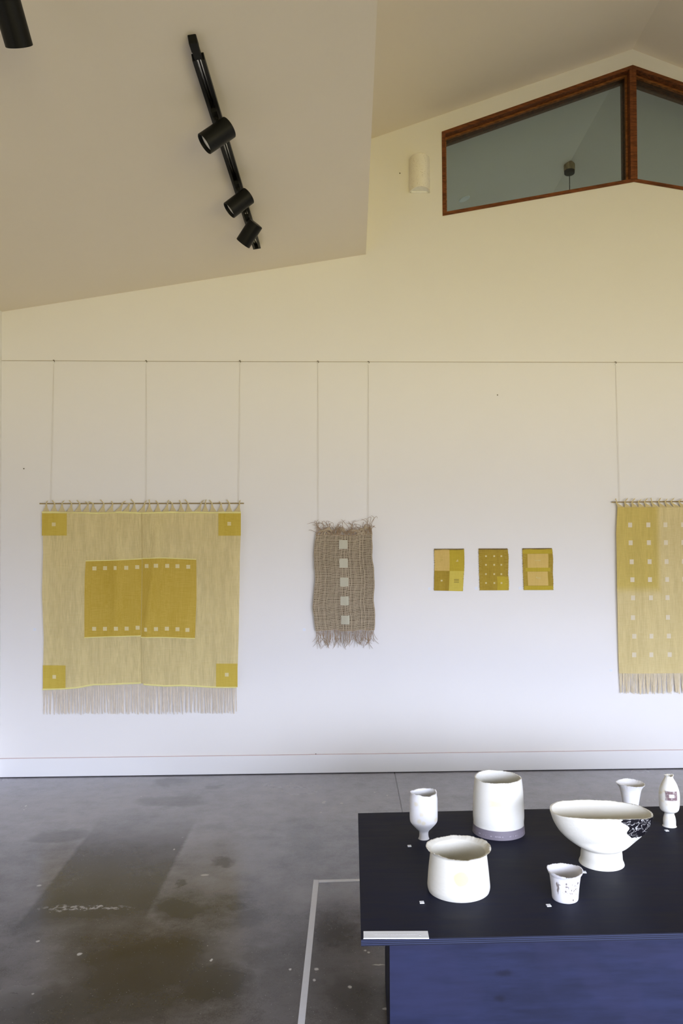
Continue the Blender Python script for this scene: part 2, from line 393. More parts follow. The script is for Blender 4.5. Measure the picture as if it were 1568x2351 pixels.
# ------------------------------------------------------------------ beyond the gable window
rp = on_plane(1307, 372, (1, 0, 0), RX); c0 = Vector((RX, rp.y, zv(RX)))
t = empty('pendant_lamp', (c0.x, c0.y, 3.6), 'pendant lamp with round pale timber ceiling rose and black cord behind gable window', 'lamp')
b = MB(); b.lathe([(.052, -.075), (.053, -.07), (.053, .03)], 40); rose = adopt(b.build('ceiling_rose', M_oak, smooth=True, loc=c0), t)
b = MB(); b.lathe([(.046, -.105), (.05, -.1), (.05, -.074)], 40); b.build('rose_cap', M_blackm, rose, smooth=True)
b = MB(); b.tube([(0, 0, -.1), (0, 0, -1.5)], .004, 8); adopt(b.build('cord', M_blackm, loc=c0), t)
b = MB(); b.lathe([(.12, -1.78), (.12, -1.775), (.05, -1.52), (.02, -1.49), (.018, -1.495), (.047, -1.525), (.117, -1.778)], 40); adopt(b.build('lamp_shade', M_oak, smooth=True, loc=c0), t)
dn = on_plane(1066, 456, (-SL, 0, 1), RZ - SL * RX)
b = MB(); rot = Matrix.Rotation(-math.atan(SL), 3, 'Y')
b.lathe([(.055, .0), (.055, -.006), (.046, -.009), (.040, -.004), (.0, -.003)], 40, lambda th, r, z, i: rot @ Vector((r * math.cos(th), r * math.sin(th), z)))
tag(b.build('downlight', simple('downlight_white', (.9, .9, .9), .4), smooth=True, loc=dn), 'round white downlight recessed in the ceiling behind the gable window', 'light')

# ------------------------------------------------------------------ wall sconce
sa, sb = WP(940, 443), WP(987, 443); zt = WP(963, 367).z; rs = (sb.x - sa.x) / 2; scx = (sa.x + sb.x) / 2; hs = zt - sa.z
M = MAT('speckled_clay'); v = M.voro(95); n = M.noise(scale=40); v2 = M.voro(190)
spk = M.math('MULTIPLY', M.ramp(v, .10, .18, 1, 0), M.ramp(n, .36, .48)); spk = M.math('MAXIMUM', spk, M.math('MULTIPLY', M.ramp(v2, .12, .2, .7, 0), M.ramp(M.noise(scale=23), .42, .54)))
M_clay = M.set(M.mix(spk, (.92, .89, .82), (.25, .18, .11)), .7, bump=n, bs=.2)
t = empty('wall_sconce', (scx, DW, sa.z), 'speckled cream half-round wall sconce left of the gable window', 'lamp')
def half(r, z0, z1, n=28): return [(r * math.cos(pi + pi * j / n), 1.4 * r * math.sin(pi + pi * j / n)) for j in range(n + 1)]
b = MB(); o1 = half(rs, 0, 0); i1 = half(rs - .011, 0, 0); zs = [0, hs * .33, hs * .66, hs - .012, hs - .004, hs]; rr = [1, 1, 1, 1, .985, .95]
O = [[b.vert((x * k, y * k, z)) for x, y in o1] for z, k in zip(zs, rr)]; I = [[b.vert((x, y, z)) for x, y in i1] for z in (0, hs - .014)]
for a, c in zip(O, O[1:]):
    for j in range(28): b.face((a[j], a[j + 1], c[j + 1], c[j]))
for j in range(28):
    b.face((I[0][j], I[1][j], I[1][j + 1], I[0][j + 1])); b.face((O[0][j], I[0][j], I[0][j + 1], O[0][j + 1]))
b.face(O[-1]); b.face(I[-1][::-1])
for P in (0, 28): b.face([O[k][P] for k in range(6)] + [I[1][P], I[0][P]])
adopt(b.build('shade', M_clay, smooth=True, loc=(scx, DW, sa.z)), t)
b = MB(); b.box((0, -.004, hs * .5), (2 * rs - .022, .008, hs - .03)); b.box((0, -.004, .006), (2 * rs - .012, .008, .012))
adopt(b.build('backplate', simple('white_plate', (.88, .88, .86), .45), loc=(scx, DW, sa.z)), t)
b = MB(); dd = half(rs - .012, 0, 0); b.prism([(x, y, .010) for x, y in dd], (0, 0, .004)); adopt(b.build('diffuser', M_lens, loc=(scx, DW, sa.z)), t)

# ------------------------------------------------------------------ track lights
nC = (-LS, 0, 1); dC = LZ - LS * LX
def CP(px, py, drop=0): return on_plane(px, py, nC, dC - drop)
tilt = Matrix.Rotation(-math.atan(LS), 3, 'Y')
def track(p0, p1, label, feed=True):
    t = empty('light_track', p0, label, 'track', 'black lighting tracks on the low ceiling')
    ax = (p1 - p0).normalized(); up = Vector(nC).normalized(); sd = ax.cross(up).normalized(); up = sd.cross(ax)
    if up.z < 0: up = -up
    prof = [(-.026, 0), (-.026, -.032), (-.011, -.032), (-.011, -.029), (-.0225, -.029), (-.0225, -.005), (.0225, -.005), (.0225, -.029), (.011, -.029), (.011, -.032), (.026, -.032), (.026, 0)]
    b = MB(); b.prism([p0 + sd * x + up * z for x, z in prof], p1 - p0); adopt(b.build('channel', M_black), t)
    for s in (-1, 1):
        b = MB(); b.prism([p0 + ax * .03 + sd * (s * x) + up * z for x, z in ((.0215, -.0055), (.0035, -.0055), (.0035, -.0075), (.0215, -.0075))], (p1 - p0) - ax * .06)
        adopt(b.build('conductor', M_steel), t)
    b = MB(); b.prism([p1 + sd * x + up * z for x, z in ((-.026, 0), (-.026, -.033), (.026, -.033), (.026, 0))], ax * .006); adopt(b.build('end_cap', M_blackm), t)
    if feed:
        b = MB(); b.prism([p0 + sd * x + up * z for x, z in ((-.016, 0), (-.016, -.030), (.016, -.030), (.016, 0))], -ax * .115)
        b.box(p0 - ax * .085 - up * .018, (.035, .055, .038), Matrix((sd, ax, up)).transposed())
        adopt(bevel(b.build('live_end_feed', M_blackm), .002), t)
    return t, ax, sd, up
pA, pB = CP(453, 122), CP(588, 560)
T1 = track(pA, pB, 'black lighting track with three spotlights on the low sloping ceiling')
def spot(px, py, ax, ratio, label, Tr, trk0, drop=.135, length=.15, rad=.047, aim=None):
    _, tax, tsd, tup = Tr
    c = on_plane(px, py, nC, dC - drop); v = (c - EYE).normalized()
    if aim is None:
        k = ray(px + ax[0], py + ax[1]).normalized(); e = (k - v * k.dot(v)).normalized(); aim = e * math.sqrt(1 - ratio ** 2) - v * ratio
    aim = aim.normalized()
    foot = trk0 + tax * (c - trk0).dot(tax)          # point of the track nearest the lamp
    t = empty('track_spotlight', foot - tup * .033, label, 'spotlight', 'black cylinder spotlights on the ceiling tracks')
    a = Vector((0, 0, 1)).cross(aim).normalized(); bb = aim.cross(a)
    fr = lambda x, y, z: c + a * x + bb * y + aim * z
    L = length / 2
    def lat(prof, n=48):
        b = MB(); b.lathe(prof, n, lambda th, r, z, i: fr(r * math.cos(th), r * math.sin(th), z)); return b
    hs_ = adopt(lat([(0, -L + .001), (rad - .006, -L + .001), (rad - .0055, -L), (rad - .002, -L), (rad, -L + .002), (rad, L - .001), (rad - .001, L), (rad - .004, L), (rad - .0045, L - .001), (rad - .0055, L - .020), (0, L - .022)]).build('housing', M_black, smooth=True), t)
    lat([(0, L - .0205), (rad - .0095, L - .0205), (rad - .0085, L - .017), (0, L - .012)]).build('lens', M_lens, hs_, smooth=True)
    lat([(rad - .0058, L - .021), (rad - .0065, L - .004), (rad - .0075, L - .005), (rad - .0095, L - .018)]).build('baffle_ring', M_blackm, hs_, smooth=True)
    b = MB(); b.box(foot - tup * .0425, (.030, .105, .018), Matrix((tsd, tax, tup)).transposed())
    adopt(bevel(b.build('track_adapter', M_blackm), .002), t)
    b = MB(); s0 = foot - tup * .050; e1 = c - aim * L * .35
    b.tube([s0, s0.lerp(e1, .5), e1], .007, 12); b.tube([s0 + tup * .004, s0 - tup * .012], .011, 14); adopt(b.build('stem', M_blackm, smooth=True), t)
    return t
spot(498, 311, (-59, 40), .33, 'black cylinder spotlight nearest the feed end of the long track', T1, pA, length=.150, rad=.049)
spot(548.5, 466, (-42, 32), .30, 'black cylinder spotlight in the middle of the long track, open end facing left', T1, pA, length=.145, rad=.047)
spot(572.5, 536, (-27, 42), -.10, 'black cylinder spotlight at the far end of the long track, pointing down', T1, pA, length=.145, rad=.047)
x4 = -1.20; z4 = LZ - LS * (LX - x4)
p4, q4 = Vector((x4, .7, z4)), Vector((x4, 2.60, z4))
T2 = track(p4, q4, 'black lighting track carrying the spotlight cropped at the upper left corner', feed=False)
spot(23.5, 33, (16, 56), -.12, 'large black cylinder spotlight cropped by the upper left corner of the picture', T2, p4, drop=.165, length=.185, rad=.0465)

# ------------------------------------------------------------------ hanging rail, cords, nails and small labels on the wall
M_cable = simple('thin_wire', (.46, .40, .31), .6); M_nylon = simple('nylon_thread', (.68, .64, .56), .4); M_hook = simple('hook_metal', (.16, .13, .10), .4, metal=.6); M_clip = simple('white_clip', (.85, .84, .80), .5)
b = MB(); zl = 3.0435
b.tube([(XL + .002, DW - .005, WP(5, 828.4).z), (WP(551, 829.6).x, DW - .005, zl), (WP(1413, 833.2).x, DW - .005, zl), (XR - .1, DW - .005, zl)], .0020, 6)
tag(b.build('hanging_wire', M_cable), 'thin horizontal picture hanging wire stretched along the white wall', 'wire')
CORDS = [((124, 829), (116.5, 1152), 'nylon cord holding the left end of the wide tapestry with gold centre'),
         ((336, 830), (335, 1153), 'nylon cord holding the middle of the wide tapestry with gold centre'),
         ((551, 830), (547, 1153), 'nylon cord holding the right end of the wide tapestry with gold centre'),
         ((730, 831), (730, 1212), 'nylon cord at the left corner of the brown open net hanging'),
         ((846, 832), (845, 1208), 'nylon cord at the right corner of the brown open net hanging'),
         ((1413, 833), (1422, 1150), 'nylon cord holding the dotted yellow tapestry at right')]
for (a, a2), (c, c2), lab in CORDS:
    p = WP(a, a2, .005); q = WP(c, c2, .012)
    t = empty('picture_hanger', (q.x, DW - .012, q.z), lab, 'hanger', 'nylon cords on the hanging wire')
    b = MB()
    for s in (-.0035, .0035):
        b.tube([p + Vector((0, -.004, -.018)), p.lerp(q, .5) + Vector((s * 1.2, 0, 0)), q + Vector((s, 0, .012)), q + Vector((0, 0, -.004))], .0007, 5)
    adopt(b.build('thread', M_nylon), t)
    b = MB(); b.tube([p + Vector((-.006, .003, .004)), p + Vector((-.004, -.004, .007)), p + Vector((.003, -.005, .006)), p + Vector((.005, -.003, -.002)), p + Vector((0, -.004, -.010))], .0022, 8)
    adopt(b.build('hook', M_hook, smooth=True), t)
    b = MB(); b.box(p + Vector((0, -.004, -.014)), (.006, .006, .012)); adopt(b.build('clip', M_clip), t)
for a, a2, lab in ((55, 1076, 'tiny dark nail in the wall above the wide gold-centred tapestry'), (1142, 907, 'tiny dark nail in the wall above the three small weavings'), (725, 1731, 'tiny dark nail just above the baseboard'), (918, 398, 'tiny dark nail in the wall left of the sconce')):
    b = MB(); p = WP(a, a2); b.lathe([(.004, 0), (.0045, .003), (.002, .005)], 12, lambda th, r, z, i: Vector((r * math.cos(th), -z, r * math.sin(th))))
    tag(b.build('wall_nail', M_hook, loc=p), lab, 'nail', 'nails left in the wall')
M_card = simple('white_card', (.80, .84, .92), .5, .01); M_ink = simple('grey_print', (.68, .70, .74), .7)
for a, a2, lab in ((80, 1445, 'tiny white square number tag left of the wide gold-centred tapestry'), (698.5, 1445.5, 'tiny white square number tag left of the brown net hanging'),
                   (986, 1351.5, 'tiny white square number tag left of the four-block small weaving'), (1093, 1350.5, 'tiny white square number tag left of the small weaving with twelve dots'),
                   (1194, 1350, 'tiny white square number tag left of the small weaving with two tan blocks'), (1402.5, 1539, 'tiny white square number tag left of the dotted yellow tapestry')):
    p = WP(a, a2); b = MB(); b.box((0, -.0015, 0), (.019, .003, .019)); b.box((0, -.0032, 0), (.003, .0006, .005), m=1)
    tag(b.build('number_tag', [M_card, M_ink], loc=p), lab, 'label', 'number tags on the wall')

# ------------------------------------------------------------------ textiles
def fold1(x, z):
    return .004 * math.sin(x * 9 + z * 1.3) + .0025 * math.sin(x * 23 - z * 2) + .003 * math.sin(z * 6 + x * 3)
def crease(x, z):               # the soft folds in the middle of the wide tapestry
    c1 = WP(270, 1380); c2 = WP(348 - (WP(0, 1290).z - z) * -0, 1380)
    k = sm(.95, 1.25, z) * (1 - sm(1.75, 1.9, z))
    xd = WP(357, 1300).x + (z - WP(357, 1300).z) * .11
    return .012 * math.exp(-((x - c1.x) / .035) ** 2) * k + .016 * math.exp(-((x - xd) / .03) ** 2) * k - .008 * math.exp(-((x - WP(328, 1300).x) / .02) ** 2)
def patchgrid(b, f, nx, nz, off, disp, m=0, s0=0, s1=1, t0=0, t1=1):
    ids = []
    for j in range(nz + 1):
        row = []
        for i in range(nx + 1):
            px, py = f(s0 + (s1 - s0) * i / nx, t0 + (t1 - t0) * j / nz); p = WP(px, py, 0)
            row.append(b.vert((p.x, DW - off - disp(p.x, p.z), p.z)))
        ids.append(row)
    for j in range(nz):
        for i in range(nx): b.face((ids[j][i], ids[j + 1][i], ids[j + 1][i + 1], ids[j][i + 1]), m)
def rect(cx, cy, w2, h2): return coons([(cx - w2, cy - h2), (cx + w2, cy - h2)], [(cx - w2, cy + h2), (cx + w2, cy + h2)], [(cx - w2, cy - h2), (cx - w2, cy + h2)], [(cx + w2, cy - h2), (cx + w2, cy + h2)])
def strip(b, pts, wd, off, disp, m=0):   # narrow raised band (selvage) along a pixel polyline
    P = poly_at(pts); n = 40
    path = []
    for i in range(n + 1):
        q = P(i / n); p = WP(q.x, q.y); path.append((p.x, DW - off - disp(p.x, p.z), p.z))
    b.tube(path, wd, 6, m, flat=.5)

M_sheer = weave('sheer_straw_cloth', (.80, .68, .35), (.69, .57, .255), sheer=.12, streak=.02)
M_gold = weave('gold_cloth', (.66, .48, .10), (.53, .37, .05), streak=0)
M_olive = weave('olive_corner_cloth', (.66, .505, .095), (.55, .40, .055))
M_inlay = weave('pale_inlay', (.80, .70, .38), (.70, .60, .29))
M_selv = simple('yellow_selvage', (.80, .74, .30), .8)
M_fringe = simple('linen_fringe', (.74, .66, .54), .9, .15)
M_tie = simple('straw_tie', (.62, .52, .28), .9, .2, 300)
M_rod = simple('brass_rod', (.36, .26, .10), .35, metal=.5)

def tie(root, bx0, bx1, by, kx, ky, tail, off, mat, rng):
    b = MB(); base0, base1 = WP(bx0, by), WP(bx1, by); k = WP(kx, ky, off + .004); n = 11
    for i in range(n):
        a = base0.lerp(base1, (i + .5) / n); a.y = DW - off
        mid = a.lerp(k, .55) + Vector((0, -.003, 0)); mid.x = a.x + (k.x - a.x) * .66
        b.tube([a, mid, k + Vector(((i - n / 2) * .0008, 0, -.004))], [.0026, .0021, .0012], 5)
    b.lathe([(0, -.008), (.005, -.006), (.0065, 0), (.005, .006), (0, .008)], 10, lambda th, r, z, i: k + Vector((r * math.cos(th) * .9, r * math.sin(th), z)))
    tx, tz = tail
    b.tube([k, k + Vector((tx * .4, -.004, tz * .55)), k + Vector((tx, -.003, tz))], [.003, .0035, .004], 6)
    for s in (-1, 1):
        b.tube([k + Vector((tx * .9, -.003, tz * .9)), k + Vector((tx * 1.15 + s * .004, -.003, tz * 1.2 + s * .002))], [.0025, .001], 5)
    adopt(b.build('knotted_tie', mat, smooth=True), root)
def fringe(root, edge, y1f, count, off, disp, mat, rng, rad=.0013, clump=5, spread=.9):
    P = poly_at(edge); b = MB(); i = 0
    while i < count:
        k = rng.randint(2, clump); cs = (i + k / 2) / count; close = rng.uniform(.25, .95)
        for j in range(k):
            if i >= count: break
            s = (i + .5) / count; q = P(s); e = P(min(1, s + (cs - s) * close))
            p0 = WP(q.x, q.y); yb = y1f(s) + rng.uniform(-5, 3); p1 = WP(e.x + rng.uniform(-1, 1) * spread, yb)
            pm = WP(q.x + (e.x - q.x) * .55 + rng.uniform(-1, 1) * spread, (q.y + yb) / 2)
            y = DW - off - disp(p0.x, p0.z)
            p0.y = y; pm.y = y - rng.uniform(-.003, .004); p1.y = y - rng.uniform(-.004, .006)
            b.tube([p0, p0.lerp(pm, .5), pm, pm.lerp(p1, .5) + Vector((rng.uniform(-.002, .002), 0, 0)), p1], rad * rng.uniform(.7, 1.2), 4, caps=False)
            i += 1
    return adopt(b.build('fringe', mat), root)

# wide tapestry with the gold centre
z1 = lambda x, y: (60 + x / 2.904, 1120 + y / 2.904)
O1 = .030
d1 = lambda x, z: fold1(x, z) * 1.2 + crease(x, z)
top = [z1(*p) for p in ((118, 166), (300, 164), (480, 170), (620, 164), (780, 170), (1000, 164), (1200, 166), (1437, 167))]
bot = [z1(*p) for p in ((120, 1340), (240, 1335), (350, 1327), (460, 1308), (600, 1305), (770, 1298), (790, 1306), (930, 1316), (1050, 1312), (1240, 1324), (1408, 1325))]
lef = [z1(*p) for p in ((118, 166), (127, 430), (120, 700), (128, 1000), (123, 1180), (120, 1340))]
rig = [z1(*p) for p in ((1437, 167), (1436, 320), (1430, 460), (1426, 700), (1420, 1000), (1415, 1170), (1408, 1325))]
f1 = coons(top, bot, lef, rig)
rodz = WP(325, 1156)
t = empty('tapestry', (rodz.x, DW - .012, WP(325, 1640).z), 'wide straw-coloured woven tapestry with a gold centre rectangle hanging at left', 'tapestry', 'large woven tapestries hung from rods')
b = MB(); patchgrid(b, f1, 110, 100, O1, d1); adopt(b.build('cloth', M_sheer, smooth=True), t)
b = MB()
strip(b, top, .0065, O1 + .001, d1); adopt(b.build('top_selvage', M_selv, smooth=True), t)
b = MB(); strip(b, bot[:6], .006, O1 + .001, d1); strip(b, bot[6:], .006, O1 + .001, d1); adopt(b.build('bottom_selvage', M_selv, smooth=True), t)
cl = coons([z1(408, 488), z1(580, 484), z1(778, 474)], [z1(400, 995), z1(580, 988), z1(773, 983)], [z1(408, 488), z1(402, 600), z1(401, 850), z1(400, 995)], [z1(778, 474), z1(773, 983)])
cr = coons([z1(778, 472), z1(920, 468), z1(1140, 478)], [z1(773, 993), z1(920, 992), z1(1132, 1000)], [z1(778, 472), z1(773, 993)], [z1(1140, 478), z1(1141, 740), z1(1132, 1000)])
b = MB(); patchgrid(b, cl, 50, 60, O1 + .0035, d1); patchgrid(b, cr, 50, 60, O1 + .0035, d1)
for xs, ys in (((464, 534, 605, 676, 748, 812, 877, 948, 1015, 1087), (537, 535, 534, 533, 528, 521, 519, 520, 522, 526)),
               ((464, 536, 610, 679, 752, 808, 876, 947, 1017, 1083), (937, 937, 936, 936, 930, 941, 938, 936, 939, 944))):
    for x, y in zip(xs, ys):
        cx, cy = z1(x, y); patchgrid(b, rect(cx, cy, 4.5 if x not in (605, 808) else 3.4, 4.4), 3, 3, O1 + .0045, d1, 1)
for pts in ([z1(408, 487), z1(580, 483), z1(776, 473)], [z1(778, 471), z1(920, 467), z1(1140, 477)], [z1(400, 996), z1(580, 989), z1(772, 984)], [z1(773, 994), z1(920, 993), z1(1132, 1001)]):
    strip(b, pts, .0035, O1 + .0045, d1, 2)
adopt(b.build('centre_panel', [M_gold, M_inlay, M_selv], smooth=True), t)
for x0, x1, y0, y1, ix, iy in ((119, 281, 172, 319, 197, 245), (1287, 1437, 172, 320, 1360, 241), (122, 275, 1180, 1334, 198, 1256), (1272, 1414, 1168, 1324, 1343, 1241)):
    b = MB(); A, C = z1(x0, y0), z1(x1, y1)
    patchgrid(b, rect((A[0] + C[0]) / 2, (A[1] + C[1]) / 2, (C[0] - A[0]) / 2, (C[1] - A[1]) / 2), 24, 24, O1 + .003, d1)
    cx, cy = z1(ix, iy); patchgrid(b, rect(cx, cy, 4.2, 4.2), 3, 3, O1 + .004, d1, 1)
    adopt(b.build('corner_square', [M_olive, M_inlay], smooth=True), t)
b = MB(); seam = [(328, 1178), (328.5, 1285), (327, 1420), (326.5, 1460), (327.5, 1568)]; strip(b, seam, .0016, O1 + .0042, d1)
adopt(b.build('centre_seam', simple('seam_thread', (.50, .40, .17), .9), smooth=True), t)
b = MB(); b.tube([WP(91, 1156.3, .026), WP(560, 1155.6, .026)], .0042, 12); adopt(b.build('hanging_rod', M_rod, smooth=True), t)
kn = (135, 190, 240, 303, 358, 413, 447, 518, 577, 640, 688, 722, 790, 823, 880, 943, 975, 1032, 1080, 1165, 1195, 1240, 1300, 1355, 1422)
r1 = random.Random(3); tails = (.006, -.012, .010, -.012, -.014, -.014, -.022, -.018, -.006, .018, -.016, -.018, .01, -.002, -.012, .006, -.014, -.008, -.016, .014, .004, -.014, -.010, -.014, .004)
for i, k in enumerate(kn):
    bx = 118 + 52.76 * i; a = z1(bx + 2, 164); c = z1(bx + 50.7, 164); q = z1(k, 107)
    tie(t, a[0], c[0], a[1], q[0], q[1], (tails[i] * 1.2, r1.uniform(.014, .03) if i != 10 else .004), O1 + .001, M_tie, r1)
fringe(t, [(x, y - 1) for x, y in bot], lambda s: 1637 - 2 * s, 235, O1, d1, M_fringe, r1, .0022)

# tall dotted tapestry at the right edge
z2 = lambda x, y: (1380 + x / 4.702, 1120 + y / 4.702)
d2 = lambda x, z: fold1(x + 1.3, z + .4) * 1.1
top = [z2(*p) for p in ((160, 212), (500, 212), (900, 211), (1600, 206), (2262, 204))]
bot = [z2(*p) for p in ((183, 2000), (600, 1999), (900, 1997), (1600, 1990), (2240, 1985))]
lef = [z2(*p) for p in ((160, 212), (146, 480), (150, 700), (155, 1100), (165, 1450), (175, 1800), (183, 2000))]
rig = [z2(*p) for p in ((2262, 204), (2262, 900), (2240, 1985))]
f2 = coons(top, bot, lef, rig)
zc = WP(1448, 1256); ze = WP(1510, 1354)
M_yel = weave('yellow_cloth', (.79, .67, .35), (.70, .57, .26), sheer=.07, streak=.02, zone=((zc.x - .1, DW, zc.z + .1), (ze.x - zc.x + .1, 1, zc.z - ze.z + .1), .10, (.70, .56, .17), (.61, .47, .12)))
M_dot = weave('linen_dot', (.82, .74, .56), (.74, .66, .47))
q = WP(1640, 1153)
t = empty('tapestry', (q.x, DW - .012, WP(1640, 1590).z), 'tall yellow tapestry with rows of pale woven dots, cut by the right edge', 'tapestry', 'large woven tapestries hung from rods')
b = MB(); nx, nz = 100, 90; patchgrid(b, f2, nx, nz, O1, d2)
adopt(b.build('cloth', M_yel, smooth=True), t)
for col_, xs in enumerate(((297, 302, 312, 318, 325, 325, 340, 340), (492, 497, 503, 505, 515, 515, 522, 523), (680, 686, 692, 696, 698, 702, 712, 722), *[[868 + k * 188 + r * 4 for r in range(8)] for k in range(8)])):
    for r, x in enumerate(xs):
        if (col_, r) == (1, 5): continue
        cx, cy = z2(x, (403, 594, 798, 990, 1185, 1397, 1597, 1797)[r] - col_ * 1.2)
        b = MB(); patchgrid(b, rect(cx, cy, 4.6, 5.4), 3, 3, O1 + .002, d2); adopt(b.build('woven_dot', M_dot, smooth=True), t)
b = MB(); b.tube([WP(1404.5, 1153, .026), WP(1876, 1149, .026)], .0042, 12); adopt(b.build('hanging_rod', M_rod, smooth=True), t)
kn = [165, 255, 333, 400, 468, 545, 620, 690, 755, 840] + [913 + 75 * i for i in range(18)]
M_tie2 = simple('yellow_tie', (.66, .54, .26), .9, .2, 300)
for i, k in enumerate(kn):
    bx = 158 + 75.1 * i; a = z2(bx + 3, 212 - i * .3); c = z2(bx + 72, 212 - i * .3); q = z2(k, 155 - i * .7)
    tie(t, a[0], c[0], a[1], q[0], q[1], (r1.choice((-.014, -.006, .012, .018)), r1.uniform(.014, .026)), O1 + .001, M_tie2, r1)
M_fr2 = simple('yellow_linen_fringe', (.78, .68, .47), .9, .15)
fringe(t, [(x, y - 1) for x, y in bot], lambda s: 1590 - 3 * s, 240, O1, d2, M_fr2, r1, .0023, clump=9)

# brown open net hanging
z3 = lambda x, y: (680 + x / 6.718, 1170 + y / 6.718)
top = [z3(*p) for p in ((312, 385), (450, 372), (600, 388), (900, 392), (1000, 375), (1165, 362))]
bot = [z3(*p) for p in ((310, 1850), (430, 1862), (600, 1848), (900, 1866), (1050, 1850), (1200, 1850))]
lef = [z3(*p) for p in ((312, 385), (295, 500), (280, 720), (300, 960), (300, 1150), (275, 1350), (265, 1500), (290, 1720), (310, 1850))]
rig = [z3(*p) for p in ((1165, 362), (1170, 560), (1165, 700), (1190, 900), (1205, 1120), (1195, 1250), (1190, 1400), (1215, 1640), (1210, 1740), (1200, 1850))]
f3 = coons(top, bot, lef, rig)
d3 = lambda x, z: .010 * math.sin(x * 26 + z * 2.2) + .006 * math.sin(x * 47 - z * 3) + .006 * math.sin(z * 5)
M_jute = simple('jute_thread', (.50, .41, .28), .9, .2, 120); M_weft = simple('pale_weft_thread', (.60, .51, .37), .9, .15, 120)
M_hole_shade = simple('net_shade_brown', (.13, .092, .052), .95, .25, 90); M_sq = weave('pale_linen_square', (.62, .60, .47), (.55, .53, .40))
M_strand = simple('brown_strand', (.34, .24, .15), .8, .25, 60)
q = WP(790, 1205)
t = empty('net_hanging', (q.x, DW - .02, WP(790, 1490).z), 'brown open-weave net hanging with five pale squares and loose fringe', 'wall hanging')
O3 = .034; r3 = random.Random(11)
NX, NZ = 52, 58
def P3(s, tt, off=0):
    x, y = f3(s, tt); x += 1.0 * math.sin(tt * 31 + s * 9) * .4; y += 1.1 * math.sin(s * 13 + tt * 8) + .7 * math.sin(s * 29 - tt * 5)
    p = WP(x, y); return Vector((p.x, DW - O3 - d3(p.x, p.z) - off, p.z))
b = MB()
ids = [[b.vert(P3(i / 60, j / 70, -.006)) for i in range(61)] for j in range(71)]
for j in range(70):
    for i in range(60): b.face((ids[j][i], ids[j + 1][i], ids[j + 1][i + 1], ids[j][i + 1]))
adopt(b.build('hole_shade_sheet', M_hole_shade, smooth=True), t)  # dark brown sheet stands in for the shade behind the net's holes
b = MB()
for i in range(NX + 1):
    s = i / NX; jit = r3.uniform(-.004, .004)
    b.tube([P3(max(0, min(1, s + jit + .0025 * math.sin(j * .9 + i))), j / 60, .0012 * (-1) ** (j + i)) for j in range(61)], .0022 * r3.uniform(.85, 1.2), 5, caps=False)
adopt(b.build('warp_threads', M_jute, smooth=True), t)
b = MB()
for j in range(NZ + 1):
    tt = j / NZ; jit = r3.uniform(-.002, .002)
    b.tube([P3(i / 54, max(0, min(1, tt + jit)), .0012 + .0014 * (-1) ** (i + j)) for i in range(55)], .0020 * r3.uniform(.75, 1.2), 5, caps=False)
adopt(b.build('weft_threads', M_weft, smooth=True), t)
for x, y in ((728, 540), (732, 825), (742, 1115), (748, 1402), (758, 1695)):
    b = MB(); cx, cy = z3(x, y); patchgrid(b, rect(cx, cy, 9.6, 10.1), 8, 8, O3 + .0055, d3); adopt(b.build('linen_square', M_sq, smooth=True), t)
def strands(edge, n, up, name):
    P = poly_at(edge); b = MB()
    for i in range(n):
        s = (i + r3.uniform(.1, .9)) / n; q = P(s); p0 = WP(q.x, q.y + (3 if up else -2)); p0.y = DW - O3 - d3(p0.x, p0.z)
        dirx = max(-1.5, min(1.5, r3.gauss(0, 1)))
        if up:
            hgt = (r3.uniform(.03, .075) if r3.random() < .75 else r3.uniform(.075, .12)) * (1 + .35 * sm(.75, 1, s)); dx = dirx * .045; bend = r3.choice((-1, 1)) * r3.uniform(0, .03)
            pts = [p0, p0 + Vector((dx * .1 + bend * .3, -.006, hgt * .5)), p0 + Vector((dx * .5 + bend, -.01, hgt * .9)), p0 + Vector((dx, -.008, hgt * (.8 if r3.random() < .5 else 1.05)))]
        else:
            L = r3.uniform(.08, .15); dx = dirx * .04; bend = r3.choice((-1, 1)) * r3.uniform(0, .025)
            pts = [p0, p0 + Vector((dx * .1, -.002, -L * .35)), p0 + Vector((dx * .35 + bend * .4, -.004, -L * .7)), p0 + Vector((dx + bend, .0, -L))]
        sp_ = []
        for k in range(15):
            u = k / 14 * 3; a = min(2, int(u)); v = u - a; g = lambda z: pts[max(0, min(3, z))]
            sp_.append(.5 * (2 * g(a) + (g(a + 1) - g(a - 1)) * v + (2 * g(a - 1) - 5 * g(a) + 4 * g(a + 1) - g(a + 2)) * v * v + (3 * g(a) - g(a - 1) - 3 * g(a + 1) + g(a + 2)) * v ** 3))
        b.tube(sp_, [.00145] * 10 + [.0013, .0012, .0011, .0009, .0006], 5)
    adopt(b.build(name, M_strand, smooth=True), t)
strands(top, 120, True, 'top_fringe'); strands(bot, 92, False, 'bottom_fringe')
# the folded loops gathered along the top edge
b = MB()
for x0, x1, h in ((310, 520, 70), (380, 600, 95), (430, 560, 110), (620, 790, 110), (660, 760, 80), (780, 960, 85), (840, 1010, 70), (960, 1060, 100), (1010, 1150, 130), (1080, 1165, 120)):
    for k in range(7):
        a, c = z3(x0 + r3.uniform(-12, 12), 388), z3(x1 + r3.uniform(-12, 12), 380); hh = h * r3.uniform(.7, 1.05) / 6.718
        b.tube([WP(a[0] + (c[0] - a[0]) * u, a[1] + (c[1] - a[1]) * u - hh * math.sin(pi * u) ** .7, O3 + .012 * math.sin(pi * u)) for u in [i / 10 for i in range(11)]], .0018, 5)
adopt(b.build('top_loops', M_jute, smooth=True), t)

